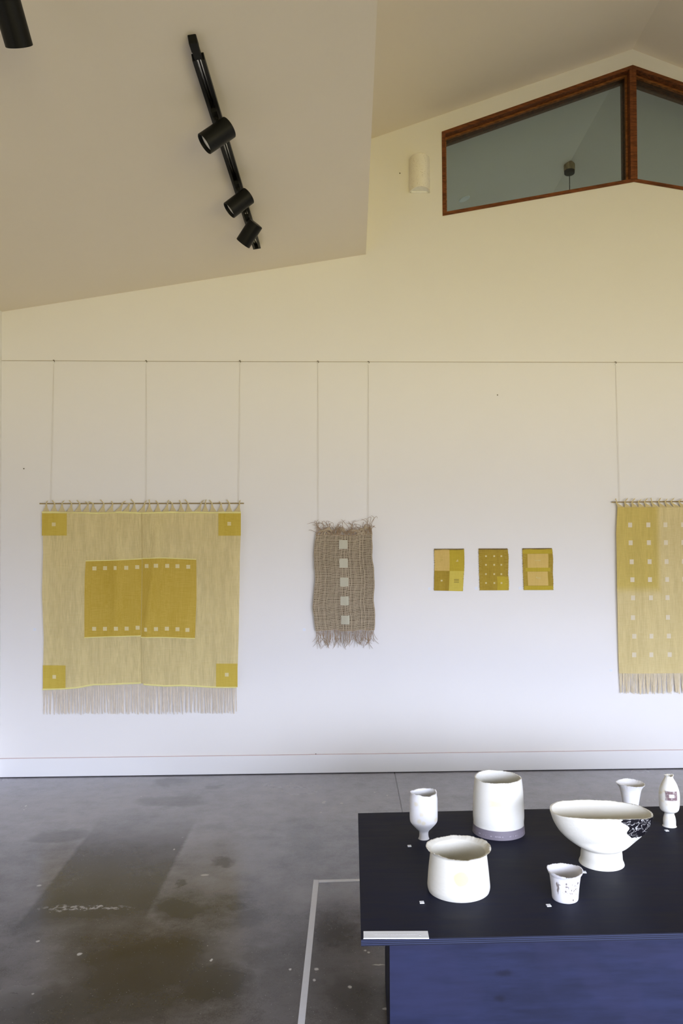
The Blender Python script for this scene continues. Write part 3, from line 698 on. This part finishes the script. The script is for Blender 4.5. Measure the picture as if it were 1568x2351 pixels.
# three small weavings
z4_ = lambda x, y: (960 + x / 4.612, 1230 + y / 4.612)
M_tan = weave('tan_block', (.76, .55, .18), (.65, .46, .13)); M_must = weave('mustard_block', (.60, .46, .055), (.50, .36, .04)); M_bro = weave('bronze_block', (.49, .35, .055), (.36, .24, .03)); M_lem = weave('lemon_block', (.74, .61, .12), (.65, .51, .09))
M_thr = simple('dark_thread', (.12, .08, .02), .9); M_pale = simple('pale_thread', (.70, .60, .28), .9); M_pick = simple('loose_weft_thread', (.60, .47, .14), .9); M_rope = simple('brown_cord', (.30, .21, .08), .9)
d4 = lambda x, z: .002 * math.sin(x * 40 + z * 11) + .0012 * math.sin(z * 60)
def small_weaving(quad, label, blocks, marks, sidef):
    TL, TR, BR, BL = [z4_(*p) for p in quad[:4]]; f = coons([TL, TR], [BL, BR], [TL] + [z4_(*p) for p in quad[4]] + [BL], [TR] + [z4_(*p) for p in quad[5]] + [BR])
    c = WP((BL[0] + BR[0]) / 2, BL[1]); t = empty('small_weaving', (c.x, DW - .004, c.z), label, 'weaving', 'three small weavings in a row')
    mats = [M_tan, M_must, M_bro, M_lem, M_thr, M_pale]; b = MB(); base = blocks[0][4]
    n = 30
    grid0 = MB(); patchgrid(b, f, n, 36, .008, d4, base)
    # thickness: back sheet and rim
    patchgrid(b, f, n, 36, .001, lambda x, z: 0, base)
    for s in (0, 1):
        patchgrid_side = [(f(s, k / 36)) for k in range(37)]
        for a, c2 in zip(patchgrid_side, patchgrid_side[1:]):
            p, q = WP(*a), WP(*c2); b.poly([(p.x, DW - .001, p.z), (q.x, DW - .001, q.z), (q.x, DW - .008 - d4(q.x, q.z), q.z), (p.x, DW - .008 - d4(p.x, p.z), p.z)], base)
    for x0, y0, x1, y1, m in blocks[1:]:
        patchgrid(b, f, 14, 14, .0095, d4, m, x0, x1, y0, y1)
    for kind, a, c2, w_, h_, m in marks:
        x, y = z4_(a, c2); patchgrid(b, rect(x, y, w_ / 4.612 / 2, h_ / 4.612 / 2), 2, 2, .011, d4, m)
    adopt(b.build('panel', mats, smooth=True), t)
    b = MB(); k = 20
    for i in range(k):
        u = (i + .5) / k; x = TL[0] + (TR[0] - TL[0]) * u; y = TL[1] + (TR[1] - TL[1]) * u
        b.tube([WP(x - 1.1, y + 1.3, .010), WP(x + 1.1, y - 1.0, .013)], .0032, 6, 0)
    b.tube([WP(TL[0], TL[1] + .6, .006), WP(TR[0], TR[1] + .6, .006)], .004, 8, 1)
    adopt(b.build('corded_top_edge', [M_rope, M_thr], smooth=True), t)
    b = MB(); rr = random.Random(int(TL[0]))
    for s, e in ((0, -1), (1, 1)):
        for k in range(30):
            tt = (k + rr.uniform(.2, .8)) / 30; x, y = f(s, tt); L = rr.uniform(.5, 2.0 if sidef else 1.3)
            b.tube([WP(x - e * 1.5, y, .007), WP(x + e * L, y + rr.uniform(-.8, .8), .006)], [.0018, .0012], 5, 0 if rr.random() < .55 else 1)
            if sidef and rr.random() < .7:
                b.tube([WP(x, y, .0095), WP(x - e * rr.uniform(4, 9), y + rr.uniform(-.7, .7), .0098)], .0008, 4, 1)
    adopt(b.build('edge_threads', [M_thr, M_pick]), t)
small_weaving([(168, 143), (485, 142), (472, 587), (168, 580), ((172, 300),), ((488, 280), (485, 370), (478, 480))],
              'small weaving of four tan, mustard and bronze blocks, leftmost of the small three',
              [(0, 0, 0, 0, 2), (0, 0, .505, .52, 0), (.505, 0, 1, .52, 1), (.51, .52, 1, 1, 3)],
              [('l', 403, 462, 52, 4, 4), ('l', 403, 477, 52, 4, 4), ('l', 403, 492, 52, 4, 4), ('s', 247, 475, 20, 17, 5), ('s', 412, 270, 24, 6, 5), ('s', 414, 262, 16, 5, 5), ('s', 416, 255, 9, 4, 5), ('s', 247, 258, 26, 1.4, 2), ('s', 247, 240, 1.4, 60, 2), ('s', 232, 250, 1.4, 60, 2)], False)
sq = [('s', x + (r > 2) * 1, y, 18, 18, 5) for r, y in enumerate((216, 308, 406, 500)) for x in (715, 802, 878)]
small_weaving([(640, 140), (945, 140), (958, 577), (652, 578), ((643, 300),), ((955, 230), (950, 400), (957, 470))],
              'small bronze weaving with twelve pale dots, middle of the small three',
              [(0, 0, 0, 0, 2), (.60, .665, 1, 1, 1)], sq, True)
small_weaving([(1103, 138), (1415, 136), (1428, 575), (1118, 575), ((1105, 250), (1110, 400)), ((1425, 250), (1422, 380), (1428, 480))],
              'small bronze weaving with two tan rectangles, rightmost of the small three',
              [(0, 0, 0, 0, 2), (0, 0, 1, .12, 1), (.08, .46, .92, .55, 1), (0, .90, 1, 1, 1), (.155, .125, .85, .46, 0), (.145, .555, .83, .89, 0)],
              [('s', 1245, 263, 30, 4, 5), ('s', 1278, 258, 34, 4, 5), ('s', 1280, 266, 24, 3, 5), ('s', 1268, 445, 46, 4, 5), ('s', 1275, 453, 34, 3, 5), ('s', 1250, 437, 8, 8, 5)], True)

# ------------------------------------------------------------------ table
TZ = .60; TH = .017
def ply(name, c, gx):
    M = MAT(name); g = M.noise((.5, gx, gx), 9, 6, .65); g2 = M.noise((.12, 1, 1), 60, 4); lg = M.noise(scale=2.2, detail=3)
    t_ = M.math('ADD', M.math('MULTIPLY', g, .45), M.math('ADD', M.math('MULTIPLY', g2, .25), M.math('MULTIPLY', lg, .3)))
    return M, M.mix(M.ramp(t_, .36, .66), tuple(x * .72 for x in c), tuple(x * 1.32 for x in c)), t_
M, c_, t_ = ply('blue_black_stained_top', (.0078, .0096, .0260), 3); M_top = M.set(c_, M.ramp(t_, .35, .65, .5, .62), spec=.12, bump=t_, bs=.1)
M, c_, t_ = ply('blue_stained_plywood', (.0128, .0160, .046), 3); kn_ = M.warp(3, .25)
v = M.n('ShaderNodeTexWave'); v.wave_type = 'RINGS'; v.rings_direction = 'SPHERICAL'; M.l(M.scale(kn_, (.7, 1, 1.4)), v.inputs[0]); v.inputs['Scale'].default_value = 4; v.inputs['Distortion'].default_value = 4; v.inputs['Detail'].default_value = 2
ka, kb = [on_plane(*q, (0, 1, 0), 2.2) for q in ((1163, 2246), (1152, 2306))]
kk = M.math('MAXIMUM', M.mask((ka.x, 2.2, ka.z), (.022, 9, .010), .6, M.warp(30, .02)), M.mask((kb.x, 2.2, kb.z), (.016, 9, .009), .6, M.warp(30, .02)))
fig = M.mix(M.math('MULTIPLY', M.ramp(v.outputs['Fac'], .35, .98), .28), c_, (.022, .023, .062))
M_panel = M.set(M.mix(M.math('MULTIPLY', kk, .6), fig, (.005, .005, .014)), .6, spec=.2, bump=t_, bs=.1)
M = MAT('ply_edge'); sx = M.n('ShaderNodeSeparateXYZ'); M.l(M.warp(6, .0012), sx.inputs[0]); st = M.math('SINE', M.math('MULTIPLY', sx.outputs[2], 2 * pi / (TH / 3.6)))
M_edge = M.set(M.mix(M.ramp(M.math('ADD', st, M.noise((.1, 1, 1), 90)), -.3, 1.3), (.005, .006, .016), (.030, .038, .085)), .6, spec=.2)
c = [ZP(822, 1867, TZ), ZP(829, 2157.5, TZ)]; rb = ZP(1568, 1850, TZ); rf = ZP(1568, 2141.5, TZ)
eb = (rb - c[0]).normalized(); ef = (rf - c[1]).normalized(); LEN = 2.44
quad = [c[1], c[1] + ef * LEN, c[0] + eb * LEN, c[0]]
t = empty('display_table', (c[1].x + 1.2, (c[0].y + c[1].y) / 2, 0), 'low blue-black stained plywood display table with white ceramics on it', 'table')
b = MB(); b.poly(quad, 0); lo = [p - Vector((0, 0, TH)) for p in quad]; b.poly(lo[::-1], 0)
for i in range(4): b.poly([lo[i], lo[(i + 1) % 4], quad[(i + 1) % 4], quad[i]], 1)
adopt(b.build('tabletop', [M_top, M_edge]), t)
g0 = on_plane(896.5, 2527, (0, 0, 1), 0); fd = g0.y; g1 = ZP(882, 2190, 0); xr = c[1].x + LEN - .12
b = MB(); b.box(((g0.x + xr) / 2, fd + .009, (TZ - TH) / 2), (xr - g0.x, .018, TZ - TH)); adopt(b.build('front_panel', M_panel), t)
yb_ = min(g1.y, c[0].y - .08)
xb_ = g0.x + (g1.x - g0.x) * (yb_ - fd) / (g1.y - fd)
b = MB(); b.prism([(g0.x, fd + .018, 0), (g0.x + .018, fd + .018, 0), (xb_ + .018, yb_, 0), (xb_, yb_, 0)], (0, 0, TZ - TH)); adopt(b.build('side_panel', M_top), t)
b = MB(); b.prism([(xr - .018, fd + .018, 0), (xr, fd + .018, 0), (xr, yb_, 0), (xr - .018, yb_, 0)], (0, 0, TZ - TH)); adopt(b.build('side_panel', M_top), t)
b = MB(); b.box(((xb_ + xr) / 2, yb_ + .009, (TZ - TH) / 2), (xr - xb_, .018, TZ - TH)); adopt(b.build('back_panel', M_panel), t)

# ------------------------------------------------------------------ ceramics
def clay(name, c=(0.748, 0.735, 0.696)):
    M = MAT(name); n = M.noise((1, 1, 2.5), 40, 5); f = M.noise(scale=160, detail=3); return M, n, f
def pot(name, px, py, label, prof_out, wall=.004, jag=.0015, sx=1.0, sy=1.0, mat=None, wob=.012, seed=1, group='white handmade ceramics on the table', tiltx=0, tilty=0, floor_in=.006, k=6, n=180, rimf=None):
    rr = random.Random(seed); p = ZP(px, py, TZ); out = spline(prof_out, k)
    inn = []
    for i in range(len(out) - 1, -1, -1):
        r, z = out[i]
        if z < floor_in: break
        inn.append((max(.001, r - wall), z + (0 if i < len(out) - 1 else .0)))
    prof = [(.001, .0)] + [(out[0][0] - .002, 0.0)] + out + inn + [(.001, floor_in)]
    top_z = out[-1][1]; ph = [rr.uniform(0, 6.28) for _ in range(6)]
    jg = [rr.uniform(-1, 1) for _ in range(n)]
    def fn(th, r, z, i):
        j = int(round(th / (2 * pi) * n)) % n; u = z / top_z
        w_ = 1 + wob * (math.sin(2 * th + ph[0] + u * 2) * .6 + math.sin(3 * th + ph[1] - u * 3) * .3 + math.sin(5 * th + ph[2] + u * 7) * .15)
        e = sm(.9, 1.0, u)
        zz = z + e * (jag * .42 * jg[j] + jag * 1.0 * math.sin(2 * th + ph[3]) + jag * .35 * math.sin(5 * th + ph[4]) + jag * .25 * math.sin(11 * th + ph[5])) + u * (tiltx * r * math.cos(th) + tilty * r * math.sin(th))
        if rimf: zz += rimf(th, u, r)
        rr_ = r * w_ * (1 + e * jg[(j * 7) % n] * .003)
        return (rr_ * math.cos(th) * sx, rr_ * math.sin(th) * sy, zz)
    b = MB(); b.lathe(prof, n, fn)
    o = b.build(name, mat, smooth=True, loc=p); tag(o, label, 'ceramic pot' if name != 'footed_bowl' else 'bowl', group)
    return o, fn, out
PPM = lambda py: F / ZP(900, py, TZ).y
# goblet
M, n, f = clay('white_clay_goblet'); cc = M.mix(n, (0.673, 0.671, 0.682), (0.712, 0.708, 0.716))
for c3 in ((-.030, -.04, .133), (-.012, -.05, .1), (.025, -.045, .108), (.04, -.03, .075), (-.005, -.05, .07), (-.02, -.045, .075)): cc = M.mix(M.math('MULTIPLY', M.mask(c3, (.007, .02, .007), .5, M.warp(60, .006)), .55), cc, (.65, .58, .37))
mg = M.set(cc, .75, spec=.2, bump=M.math('ADD', n, f), bs=.15)
pot('goblet_vase', 973, 1925, 'slim white goblet vase on narrow foot at the back left of the table', [(.0195, 0), (.0170, .006), (.0160, .018), (.0185, .028), (.030, .040), (.0455, .058), (.0490, .072), (.0490, .11), (.0485, .14), (.0462, .155), (.0468, .163)], mat=mg, seed=2, jag=.0022)
# tall pot
M, n, f = clay('white_clay_tall'); cc = M.mix(n, (0.701, 0.693, 0.639), (0.740, 0.733, 0.682))
cc = M.mix(M.math('MULTIPLY', M.boxmask((-.022, -.08, .125), (.022, .03, .011), .5), .6), cc, (.68, .60, .36)); mt = M.set(cc, .75, spec=.2, bump=M.math('ADD', n, f), bs=.2)
tp, tfn, tout = pot('tall_cylinder_pot', 1144.5, 1908, 'tall white cylindrical pot with a purple-grey band around its base', [(.0925, 0), (.0915, .010), (.0900, .035), (.0915, .06), (.0905, .10), (.0885, .15), (.0850, .185), (.0840, .195)], mat=mt, seed=3, jag=.002, wob=.006)
M = MAT('purple_grey_slip'); st = M.noise((1, 1, 6), 60, 4); v = M.ramp(M.noise((1, 1, .1), 260, 1), .5, .62)
sx = M.n('ShaderNodeSeparateXYZ'); M.l(M.warp(30, .003), sx.inputs[0]); ln = M.math('MULTIPLY', M.ramp(M.math('ABSOLUTE', M.math('SUBTRACT', sx.outputs[2], .012)), .0008, .0035, 1, 0), v)
M_band = M.set(M.mix(M.math('MAXIMUM', M.math('MULTIPLY', ln, .8), M.math('MULTIPLY', st, .25)), (.155, .135, .165), (.40, .36, .40)), .6, bump=st, bs=.3)
b = MB(); bp = [(r + .0012, z) for r, z in tout if z < .031]; b.lathe(bp, 120, tfn, close=False); b.build('base_band', M_band, tp, smooth=True)['label'] = 'purple-grey stitched band'
# wide flared pot
M, n, f = clay('cream_clay_wide'); cc = M.mix(n, (0.673, 0.660, 0.594), (0.712, 0.699, 0.639))
cc = M.mix(M.math('MULTIPLY', M.mask((-.004, -.09, .066), (.023, .04, .021), .18, M.warp(40, .006)), .8), cc, (.66, .52, .28)); mw = M.set(cc, .75, spec=.2, bump=M.math('ADD', n, f), bs=.2)
pot('wide_flared_pot', 1053, 2041, 'squat cream pot with flared rim and one yellow patch, front left of the table', [(.0905, 0), (.0930, .012), (.0915, .035), (.0890, .065), (.0862, .09), (.0843, .107), (.0840, .1145), (.0880, .1195), (.0970, .1255)], mat=mw, seed=4, jag=.0022, wob=.008)
# small cup with ink marks
M, n, f = clay('white_clay_cup'); cc = M.mix(n, (0.633, 0.628, 0.663), (0.682, 0.677, 0.712))
ink = M.math('MULTIPLY', M.mask((.012, -.04, .040), (.026, .05, .020), .45), M.ramp(M.noise((1.3, 1, .8), 230, 5, .75), .52, .60))
ink = M.math('MAXIMUM', ink, M.math('MULTIPLY', M.mask((.013, -.04, .02), (.007, .05, .007), .4), M.ramp(M.noise(scale=90, detail=4), .5, .58)))
ink = M.math('MAXIMUM', ink, M.mask((.013, -.04, .010), (.0016, .05, .003), .4))
for c3, r3_ in (((-.0285, -.03, .042), (.0022, .03, .016)), ((-.0265, -.03, .0535), (.0035, .03, .0013)), ((-.0315, -.03, .052), (.0018, .03, .008)), ((-.008, -.04, .058), (.0025, .03, .004)), ((-.007, -.04, .050), (.003, .03, .002)), ((-.009, -.04, .036), (.002, .03, .003)), ((.028, -.04, .056), (.003, .03, .004))):
    ink = M.math('MAXIMUM', ink, M.math('MULTIPLY', M.mask(c3, r3_, .4, M.warp(90, .005)), .85))
mc = M.set(M.mix(ink, cc, (.10, .07, .055)), .7, spec=.2, bump=M.math('ADD', n, f), bs=.12)
pot('small_cup', 1297.5, 2062, 'small white cup with wavy rim and dark ink marks at the front of the table', [(.0365, 0), (.0378, .004), (.0390, .02), (.0415, .045), (.0440, .064), (.0452, .070), (.0490, .076), (.0515, .082)], wall=.0025, mat=mc, seed=6, jag=.0022, wob=.010, tiltx=-.02)
# footed bowl
M, n, f = clay('cream_clay_bowl'); mb = M.set(M.mix(n, (0.692, 0.680, 0.614), (0.731, 0.719, 0.658)), .72, spec=.2, bump=M.math('ADD', n, f), bs=.2)
rim = lambda th, u, r: sm(.3, 1, u) * (-.005 * math.cos(th) * (r / .165) + .009 * max(0, -math.sin(th)) + .003 * math.sin(3 * th))
bprof = [(.0715, 0), (.0700, .005), (.0665, .014), (.0650, .030), (.0640, .046), (.0680, .053), (.0880, .064), (.1150, .083), (.1380, .106), (.1550, .133), (.1640, .158), (.1650, .166)]
def squash(r): return 1 - .30 * sm(.068, .12, r)
bo, bfn0, bout = pot('footed_bowl', 1381, 1980, 'large cream footed bowl with a black drawn patch on its right rim', bprof, wall=.006, mat=mb, seed=8, jag=.0016, wob=.004, floor_in=.06, rimf=rim)
for v_ in bo.data.vertices:
    v_.co.y *= squash(math.hypot(v_.co.x, v_.co.y))
M = MAT('black_drawn_glaze'); wv_ = M.warp(25, .03)
l1 = M.ramp(M.math('ABSOLUTE', M.math('SUBTRACT', M.noise(scale=22, detail=2, vec=wv_), .5)), .004, .016, 1, 0); l2 = M.ramp(M.math('ABSOLUTE', M.math('SUBTRACT', M.noise((1, 1, 2.5), 14, 2), .52)), .003, .011, 1, 0)
l3 = M.math('MULTIPLY', M.ramp(M.noise((1, 1, 3), 90, 4), .60, .68), M.ramp(M.noise(scale=18), .5, .6))
li = M.math('MULTIPLY', M.math('MAXIMUM', M.math('MAXIMUM', l1, l2), l3), M.ramp(M.noise(scale=30), .40, .55))
M_blk = M.set(M.mix(M.math('MULTIPLY', li, .8), (.010, .009, .012), (0.652, 0.644, 0.644)), .38, spec=.10, bump=M.noise(scale=80), bs=.25)
b = MB(); rows = [(r + .0012, z) for r, z in bout if z > .104]; nr = len(rows); nc = 40; ids = []
rk = random.Random(5)
for i, (r, z) in enumerate(rows):
    u = 1 - i / (nr - 1)                 # 0 at rim, 1 at the bottom of the patch
    a0 = math.radians(-85 + 21 * u + (3 * math.sin(u * 14))); a1 = math.radians(4 - 8 * u); row = []
    for j in range(nc + 1):
        th = a0 + (a1 - a0) * j / nc; x, y, zz = bfn0(th % (2 * pi), r, z, 0)
        if i == 0: zz += rk.uniform(-.0015, .0015)
        row.append(b.vert((x, y * squash(math.hypot(x, y)) - .0004, zz)))
    ids.append(row)
for i in range(nr - 1):
    for j in range(nc): b.face((ids[i][j], ids[i][j + 1], ids[i + 1][j + 1], ids[i + 1][j]))
b.build('black_patch', M_blk, bo, smooth=True)['label'] = 'black patch with white line drawing'
# flared cup behind the bowl
M, n, f = clay('white_clay_flared'); mf = M.set(M.mix(M.ramp(M.noise((1, 1, 2), 25), .55, .75), (0.673, 0.667, 0.663), (0.663, 0.614, 0.487)), .75, spec=.2, bump=M.math('ADD', n, f), bs=.15)
pot('flared_cup', 1448.5, 1880, 'white trumpet-shaped cup standing behind the footed bowl', [(.0255, 0), (.0250, .01), (.0260, .035), (.0310, .07), (.0375, .105), (.0440, .122), (.0530, .135)], wall=.0025, mat=mf, seed=9, jag=.0018, wob=.015, tiltx=-.02)
# bottle
M, n, f = clay('cream_clay_bottle'); cc = M.mix(M.ramp(M.noise((1, 1, 2), 30), .5, .75), (0.692, 0.684, 0.633), (.66, .59, .42))
ringm = M.math('MULTIPLY', M.math('SUBTRACT', M.boxmask((-.005, -.04, .119), (.0205, .03, .0165), .12), M.boxmask((-.005, -.04, .119), (.009, .03, .006), .2), True), M.ramp(M.noise(scale=120, detail=4), .30, .5, .6, 1))
mbt = M.set(M.mix(ringm, cc, (.17, .11, .12)), .75, spec=.2, bump=M.math('ADD', n, f), bs=.15)
pot('bottle_vase', 1537, 1896, 'white bottle-shaped vase with a dark square outline at the right edge of the table', [(.0250, 0), (.0225, .004), (.0222, .02), (.0205, .033), (.0170, .045), (.0190, .0505), (.0300, .058), (.0350, .072), (.0368, .105), (.0350, .130), (.0270, .155), (.0165, .174), (.0145, .180), (.0172, .186)], wall=.003, mat=mbt, seed=12, jag=.0015, wob=.02)

# small white number cards and the long title strip on the table
for a, a2, rz, lab in ((940, 1943, .05, 'tiny white card in front of the slim goblet vase'), (968.5, 2072.5, .05, 'tiny white card left of the squat cream pot with yellow patch'),
                       (1259.5, 2079.5, .08, 'tiny white card left of the small ink-marked cup'), (1341, 2003, -.1, 'tiny white card in front of the footed bowl, behind the small cup'), (1530.5, 1907.5, .1, 'tiny white card in front of the bottle-shaped vase')):
    p = ZP(a, a2, TZ); b = MB(); b.box((0, 0, .0012), (.0125, .0125, .0024)); b.box((0, .0, .0025), (.002, .004, .0003), m=1)
    o = b.build('number_card', [M_card, M_ink], loc=p); o.rotation_euler.z = rz; tag(o, lab, 'label', 'number cards on the table')
A, B, C, D = [ZP(*q, TZ) for q in ((834.5, 2156), (985, 2155.8), (982, 2139.5), (834.5, 2140))]
b = MB(); b.prism([A, B, C, D], (0, 0, .0025)); M_txt = simple('faint_print', (.66, .67, .70), .7)
for k, (x0, x1) in enumerate(((860, 889), (893, 954))):
    s0, s1 = ZP(x0, 2148.2, TZ), ZP(x1, 2148.0, TZ); x = s0.x
    while x < s1.x:
        L = R.uniform(.003, .009); b.box((x + L / 2, s0.y, TZ + .0026), (L, .0022, .0003), m=1); x += L + R.uniform(.001, .0025)
s = ZP(964.5, 2149, TZ); b.box((s.x, s.y, TZ + .0027), (.006, .003, .0004), Matrix.Rotation(-.4, 3, 'Z'), m=2)
tag(b.build('title_card', [M_card, M_txt, M_ink]), 'long white title strip lying at the front left corner of the table', 'label')

# floor tape outline
M_tape = simple('grey_white_tape', (.60, .62, .70), .45, .06, 40)
c1, c2, c3, c4 = fl(720, 2020), fl(732, 2020.5), fl(699.5, 2351), fl(683.5, 2351)
k = 2.2
b = MB(); b.prism([c4 + (c4 - c1) * .6, c3 + (c3 - c2) * .6, c2, c1], (0, 0, .0012)); tag(b.build('floor_tape', M_tape), 'pale tape strip running toward the viewer on the concrete floor', 'tape', 'pale tape outline on the floor')
e1_, e2_ = fl(732.3, 2020.5), fl(732.0, 2026.5); f1_, f2_ = fl(824, 2018.3), fl(824, 2023.5)
dx = (f1_ - e1_) * 3
b = MB(); b.prism([e2_, f2_ + (f2_ - e2_) * 3, f1_ + dx, e1_], (0, 0, .0012)); tag(b.build('floor_tape', M_tape), 'pale tape strip running sideways under the display table', 'tape', 'pale tape outline on the floor')
